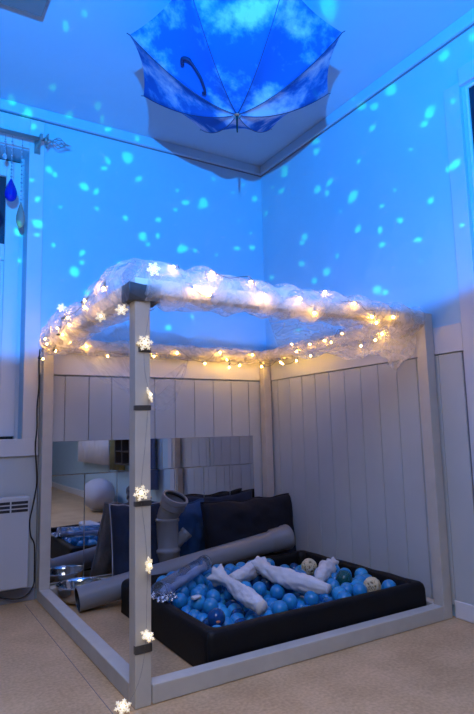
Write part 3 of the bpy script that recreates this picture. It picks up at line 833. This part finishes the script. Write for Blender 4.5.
for k in range(5):
    a = k*2*PI/5
    pts = [Mf @ Vector((.026*math.cos(a)+.012*math.cos(t_), .026*math.sin(a)+.012*math.sin(t_), .012)) for t_ in [2*PI*q/14 for q in range(15)]]
    tube(bm, pts, .0022, 6, cap=False)
lathe(bm, [(0,.105),(.006,.110),(.007,.116),(.003,.128),(0,.142)], Mf, 12)
finish('finial', bm, M['bronze'], cr, True)
def glass_drop(name, label, x, y, ztop, zneck, zb, r, m, beads):
    t_ = thing(name, label, 'ornament', (x,y,zb))
    bm = bmesh.new()
    L = zneck-zb
    prof = []
    for q in range(17):
        u = q/16; rad = r*math.sin(PI*min(1,(u*1.0))**.62)**1.0 if 0 < u < 1 else 0
        prof.append((max(rad,0), zb+L*u))
    lathe(bm, prof, Matrix.Translation((x,y,0)), 20); finish('pendant', bm, m, t_, True)
    bm = bmesh.new(); tube(bm, [(x,y,zneck-.004),(x,y,ztop)], .0012, 6)
    for q in range(beads): ico(bm, (x,y,zneck+.006+q*(ztop-zneck-.02)/beads), .0065 if q%2==0 else .0045, 1)
    finish('bead_chain', bm, M['bead_glass'], t_, True)
glass_drop('glass_drop', 'deep blue glass drop hanging on a bead chain in the left window', -1.612,-.085, 2.350, 2.120, 1.990, .031, M['blue_glass'], 11)
glass_drop('glass_drop', 'pinkish glass drop hanging low on a thin chain near the window edge', -1.560,-.075, 2.350, 2.010, 1.860, .022, M['amber_glass'], 14)
glass_drop('glass_drop', 'short clear bead strand hanging at the photo left edge', -1.645,-.08, 2.350, 2.255, 2.215, .012, M['bead_glass'], 6)

# ------------------------------------------------------------------ things behind the camera that the mirrors show
def curtain(label, x, y0, y1, z0, z1, m, waves):
    bm = bmesh.new(); n_ = 90; g = []
    for i in range(n_+1):
        t_ = i/n_; y = y0+(y1-y0)*t_; dx = -.035*math.sin(t_*waves*2*PI)+.01*math.sin(t_*waves*5)
        g.append([bm.verts.new((x+dx*(.6+.4*(1-j/8)), y, z0+(z1-z0)*j/8)) for j in range(9)])
    for i in range(n_):
        for j in range(8): bm.faces.new((g[i][j], g[i+1][j], g[i+1][j+1], g[i][j+1]))
    o = finish('curtain', bm, m, smooth=True)
    so = o.modifiers.new('thick','SOLIDIFY'); so.thickness = .003
    tag(o, label, 'curtain')
curtain('blue curtain on the right wall, seen only in the mirrors', -.075, -2.02, -1.80, .30, 2.40, M['curtain_blue'], 3)
curtain('white curtain on the right wall, seen only in the mirrors', -.075, -4.3, -3.1, .45, 2.40, M['curtain_white'], 7)
curtain('olive curtain on the right wall, seen only in the mirrors', -.075, -2.95, -2.55, .45, 2.40, M['curtain_olive'], 4)
sh = thing('shelf_unit', 'dark open shelf unit fixed to the right wall, seen only in the mirrors', 'shelf', (-.1,-2.28,.52))
for yy in (-2.48,-2.28,-2.08):
    bm = bmesh.new(); box(bm, -.18,-.006,yy-.01,yy+.01,.52,1.02,.002); finish('upright', bm, M['shelf'], sh)
for zz in (.52,.64,.76,.88,1.0):
    for (a,b_) in ((-2.469,-2.291),(-2.269,-2.091)):
        bm = bmesh.new(); box(bm, -.178,-.006,a,b_,zz,zz+.012,.002); finish('shelf_board', bm, M['shelf'], sh)
bm = bmesh.new(); ico(bm, (-.21,-2.85,.17), .18, 3, scale=(.95,1.2,.85))
for v in bm.verts:
    v.co += Vector(noise.noise_vector(v.co*4))*.03
    if v.co.z < .003: v.co.z = .003
tag(finish('bean_bag', bm, M['armchair'], smooth=True), 'pale grey bean bag seat on the floor, seen only in the mirrors', 'seat')

# ------------------------------------------------------------------ LIGHTS
DOTS = [(-1.61, -0.02, 2.58, 0.02), (-1.52, 0.0, 2.54, 0.025), (-1.52, 0.1, 2.56, 0.015), (-1.49, 0.0, 2.47, 0.015), (-1.31, -0.04, 2.58, 0.02), (-1.13, -0.07, 2.58, 0.015), (-1.07, 0.0, 2.57, 0.016), (-0.96, 0.0, 2.43, 0.036), (-1.07, 0.0, 2.38, 0.015), (-1.1, 0.0, 2.33, 0.015), (-0.9, 0.0, 2.56, 0.016), (-0.89, 0.0, 2.31, 0.02), (-1.21, 0.0, 2.19, 0.02), (-1.14, 0.0, 2.17, 0.02), (-1.41, 0.0, 2.25, 0.019), (-1.38, 0.0, 2.23, 0.015), (-1.49, 0.0, 2.16, 0.014), (-1.46, 0.0, 2.06, 0.014), (-1.34, 0.0, 2.04, 0.01), (-1.46, 0.0, 1.93, 0.028), (-1.46, 0.0, 1.86, 0.014), (-1.14, 0.0, 2.08, 0.015), (-0.96, 0.0, 2.05, 0.02), (-0.76, 0.0, 2.07, 0.02), (-0.86, 0.0, 1.96, 0.025), (-0.76, 0.0, 1.97, 0.02), (-0.65, 0.0, 2.16, 0.01), (-0.63, 0.0, 2.29, 0.01), (-0.57, 0.0, 2.22, 0.021), (-0.45, 0.0, 2.24, 0.037), (-0.37, 0.0, 2.42, 0.016), (-0.22, 0.0, 2.36, 0.011), (-1.54, 0.1, 1.9, 0.023), (0.0, -1.19, 2.49, 0.028), (0.0, -0.98, 2.51, 0.019), (0.0, -1.07, 2.46, 0.023), (0.0, -0.91, 2.57, 0.01), (0.0, -1.05, 2.35, 0.018), (0.0, -1.41, 2.25, 0.026), (0.0, -1.37, 2.21, 0.021), (0.0, -1.51, 2.47, 0.022), (0.0, -1.52, 1.94, 0.02), (0.0, -1.49, 1.94, 0.016), (0.0, -1.54, 2.23, 0.012), (0.0, -1.38, 1.83, 0.016), (0.0, -0.93, 2.22, 0.014), (0.0, -0.88, 2.04, 0.028), (0.0, -0.58, 2.2, 0.025), (0.0, -0.69, 2.19, 0.019), (0.0, -0.66, 2.14, 0.015), (0.0, -1.07, 1.91, 0.013), (0.0, -1.19, 1.8, 0.013), (0.0, -1.06, 1.79, 0.013), (0.0, -0.9, 1.85, 0.018), (0.0, -0.59, 2.54, 0.015), (0.0, -0.59, 2.49, 0.021), (0.0, -0.6, 2.43, 0.02), (0.0, -0.26, 2.46, 0.027), (0.0, -0.25, 2.43, 0.022), (0.0, -0.23, 2.33, 0.022), (-0.06, 0.0, 2.35, 0.022), (0.0, -0.77, 1.99, 0.009), (0.0, -0.45, 1.95, 0.02), (0.0, -0.43, 1.92, 0.015), (0.0, -1.66, 2.47, 0.017), (-0.19, 0.0, 2.18, 0.011), (0.0, -0.05, 2.24, 0.017), (-0.14, 0.0, 2.43, 0.017), (0.0, -0.14, 2.38, 0.011), (-1.37, 0.0, 1.82, 0.014), (-1.22, 0.0, 1.8, 0.014), (-1.21, 0.0, 1.75, 0.014), (-1.26, 0.0, 1.69, 0.028), (-1.19, 0.0, 1.58, 0.023), (-0.86, 0.0, 1.95, 0.025), (-0.83, 0.0, 1.91, 0.015), (-0.76, 0.0, 1.96, 0.015), (-0.6, 0.0, 1.92, 0.035), (-0.51, 0.0, 1.92, 0.015), (-0.36, 0.0, 1.91, 0.01), (-1.29, 0.0, 1.47, 0.014), (-0.7, 0.0, 1.42, 0.019), (-0.54, 0.0, 1.5, 0.015), (0.0, -1.06, 1.8, 0.013), (-0.09, 0.0, 2.0, 0.022), (-0.21, 0.0, 1.98, 0.016), (0.0, -0.41, 1.8, 0.02), (0.0, -0.73, 1.76, 0.014), (0.0, -0.63, 1.69, 0.023), (0.0, -0.52, 1.66, 0.019), (0.0, -1.07, 1.71, 0.017), (0.0, -1.29, 1.67, 0.016), (0.0, -1.01, 1.49, 0.025), (0.0, -1.07, 1.47, 0.017), (0.0, -0.09, 1.79, 0.021), (-1.5, -0.71, 2.58, 0.013), (-1.45, -0.82, 2.58, 0.012), (-1.45, -0.24, 2.58, 0.019), (-1.19, -0.18, 2.58, 0.015), (-0.57, -1.39, 2.58, 0.04), (-0.6, -1.2, 2.58, 0.013), (-1.53, 0.1, 1.74, 0.014), (0.0, -0.35, 1.4, 0.015), (-0.34, 0.0, 1.62, 0.01), (-0.1, 0.0, 2.11, 0.011), (0.0, -1.29, 2.12, 0.009), (0.0, -1.17, 1.96, 0.009), (0.0, -1.29, 1.56, 0.008), (0.0, -1.54, 1.66, 0.011), (-0.81, 0.0, 1.82, 0.01), (-1.01, 0.0, 1.78, 0.01)]
src = Vector((-2.32,-3.42,1.33))
ld = bpy.data.lights.new('star_projector', 'POINT'); ld.energy = 1.0; ld.shadow_soft_size = .006; ld.use_nodes = True
ld.energy = PROJ = 840
lo_ = link(bpy.data.objects.new('star_projector', ld)); lo_.location = src
nt = ld.node_tree; N = nt.nodes; L = nt.links; N.clear()
out = N.new('ShaderNodeOutputLight'); em = N.new('ShaderNodeEmission'); geo = N.new('ShaderNodeNewGeometry')
vec = geo.outputs['Incoming']
wn = N.new('ShaderNodeTexNoise'); wn.inputs['Scale'].default_value = 55; wn.inputs['Detail'].default_value = 1; L.new(vec, wn.inputs['Vector'])
wv = N.new('ShaderNodeVectorMath'); wv.operation = 'MULTIPLY_ADD'; wv.inputs[1].default_value = (.012,.012,.012); L.new(wn.outputs['Color'], wv.inputs[0])
wo = N.new('ShaderNodeVectorMath'); wo.operation = 'SUBTRACT'; wo.inputs[1].default_value = (.006,.006,.006); L.new(vec, wo.inputs[0]); L.new(wo.outputs[0], wv.inputs[2])
star_vec = wv.outputs[0]
prev = None
for (x,y,z,r) in DOTS:
    d = Vector((x,y,z))-src; rad = r/d.length*.95; d.normalize()
    # unit direction of each projected star
    vd = N.new('ShaderNodeVectorMath'); vd.operation = 'DISTANCE'; vd.inputs[1].default_value = d; L.new(star_vec, vd.inputs[0])
    dv = N.new('ShaderNodeMath'); dv.operation = 'DIVIDE'; dv.inputs[1].default_value = rad; L.new(vd.outputs['Value'], dv.inputs[0])
    if prev is None: prev = dv.outputs[0]
    else:
        mn = N.new('ShaderNodeMath'); mn.operation = 'MINIMUM'; L.new(prev, mn.inputs[0]); L.new(dv.outputs[0], mn.inputs[1]); prev = mn.outputs[0]
mr = N.new('ShaderNodeMapRange'); mr.interpolation_type = 'SMOOTHSTEP'
mr.inputs['From Min'].default_value = .45; mr.inputs['From Max'].default_value = 1.35; mr.inputs['To Min'].default_value = 1; mr.inputs['To Max'].default_value = 0
L.new(prev, mr.inputs['Value'])
sx = N.new('ShaderNodeSeparateXYZ'); L.new(vec, sx.inputs[0])
cut = N.new('ShaderNodeMapRange'); cut.interpolation_type = 'SMOOTHSTEP'
cut.inputs['From Min'].default_value = -.046; cut.inputs['From Max'].default_value = -.018; cut.inputs['To Min'].default_value = 0; cut.inputs['To Max'].default_value = 1
ax_ = N.new('ShaderNodeMath'); ax_.operation = 'SUBTRACT'; ax_.inputs[1].default_value = .60; L.new(sx.outputs['X'], ax_.inputs[0])
bx_ = N.new('ShaderNodeMath'); bx_.operation = 'MAXIMUM'; bx_.inputs[1].default_value = 0; L.new(ax_.outputs[0], bx_.inputs[0])
tx_ = N.new('ShaderNodeMath'); tx_.operation = 'MULTIPLY_ADD'; tx_.inputs[1].default_value = -.25; L.new(bx_.outputs[0], tx_.inputs[0]); L.new(sx.outputs['Z'], tx_.inputs[2])
L.new(tx_.outputs[0], cut.inputs['Value'])
# the projector's lens throws a wide cone up towards the room corner
dp = N.new('ShaderNodeVectorMath'); dp.operation = 'DOT_PRODUCT'; dp.inputs[1].default_value = Vector((.515*.906,.857*.906,.423)).normalized(); L.new(vec, dp.inputs[0])
cone = N.new('ShaderNodeMapRange'); cone.interpolation_type = 'SMOOTHSTEP'; cone.inputs['From Min'].default_value = .72; cone.inputs['From Max'].default_value = .80
L.new(dp.outputs['Value'], cone.inputs['Value'])
cm_ = N.new('ShaderNodeMath'); cm_.operation = 'MULTIPLY'; L.new(cut.outputs['Result'], cm_.inputs[0]); L.new(cone.outputs['Result'], cm_.inputs[1])
rp = N.new('ShaderNodeValToRGB'); e = rp.color_ramp.elements
e[0].position = 0; e[0].color = (.004,.235,.92,1); e[1].position = .22; e[1].color = (.0,.30,1.0,1)
ex = rp.color_ramp.elements.new(.5); ex.color = (.0,.46,1.75,1)
L.new(sx.outputs['Z'], rp.inputs['Fac'])
mc = N.new('ShaderNodeMix'); mc.data_type = 'RGBA'; mc.inputs['B'].default_value = (.02,1.15,1.25,1)
L.new(mr.outputs['Result'], mc.inputs['Factor']); L.new(rp.outputs['Color'], mc.inputs['A'])
L.new(mc.outputs['Result'], em.inputs['Color']); L.new(cm_.outputs[0], em.inputs['Strength']); L.new(em.outputs[0], out.inputs['Surface'])

# added fill light above the camera, unseen, aimed down to spare the upper walls
al = bpy.data.lights.new('added_fill_light', 'AREA'); al.shape = 'RECTANGLE'; al.size = 1.2; al.size_y = 1.2; al.energy = 35; al.color = (1.0,.91,.80)
al.spread = math.radians(150)
ao = link(bpy.data.objects.new('added_fill_light', al)); ao.location = (-2.1,-3.0,2.5)
w = bpy.data.worlds.new('World'); S.world = w; w.use_nodes = True
w.node_tree.nodes['Background'].inputs[0].default_value = (.02,.03,.06,1); w.node_tree.nodes['Background'].inputs[1].default_value = .3

# ------------------------------------------------------------------ CAMERA
cd = bpy.data.cameras.new('camera'); co = link(bpy.data.objects.new('camera', cd))
Rv = Vector((0.8560435947483271,-0.5163438144031663,-0.02405055546032905)); Uv = Vector((-0.04693192435735065,-0.12397568291604877,0.9911747699178057)); Fv = Vector((0.5147686454772452,0.8473600742146681,0.13036159810478848))
mtx = Matrix((( Rv.x,Uv.x,-Fv.x,0),(Rv.y,Uv.y,-Fv.y,0),(Rv.z,Uv.z,-Fv.z,0),(0,0,0,1)))
co.matrix_world = Matrix.Translation((-2.0711257,-3.0359685,0.7976881)) @ mtx
cd.sensor_fit = 'VERTICAL'; cd.sensor_height = 24; cd.lens = 564.96/714*24; cd.clip_start = .02
S.camera = co
S.view_settings.view_transform = 'Standard'; S.view_settings.look = 'None'; S.view_settings.gamma = 1; S.view_settings.use_curve_mapping = False
S.view_settings.exposure = 0
S.cycles.max_bounces = 8; S.cycles.transparent_max_bounces = 24; S.cycles.sample_clamp_indirect = 4.0
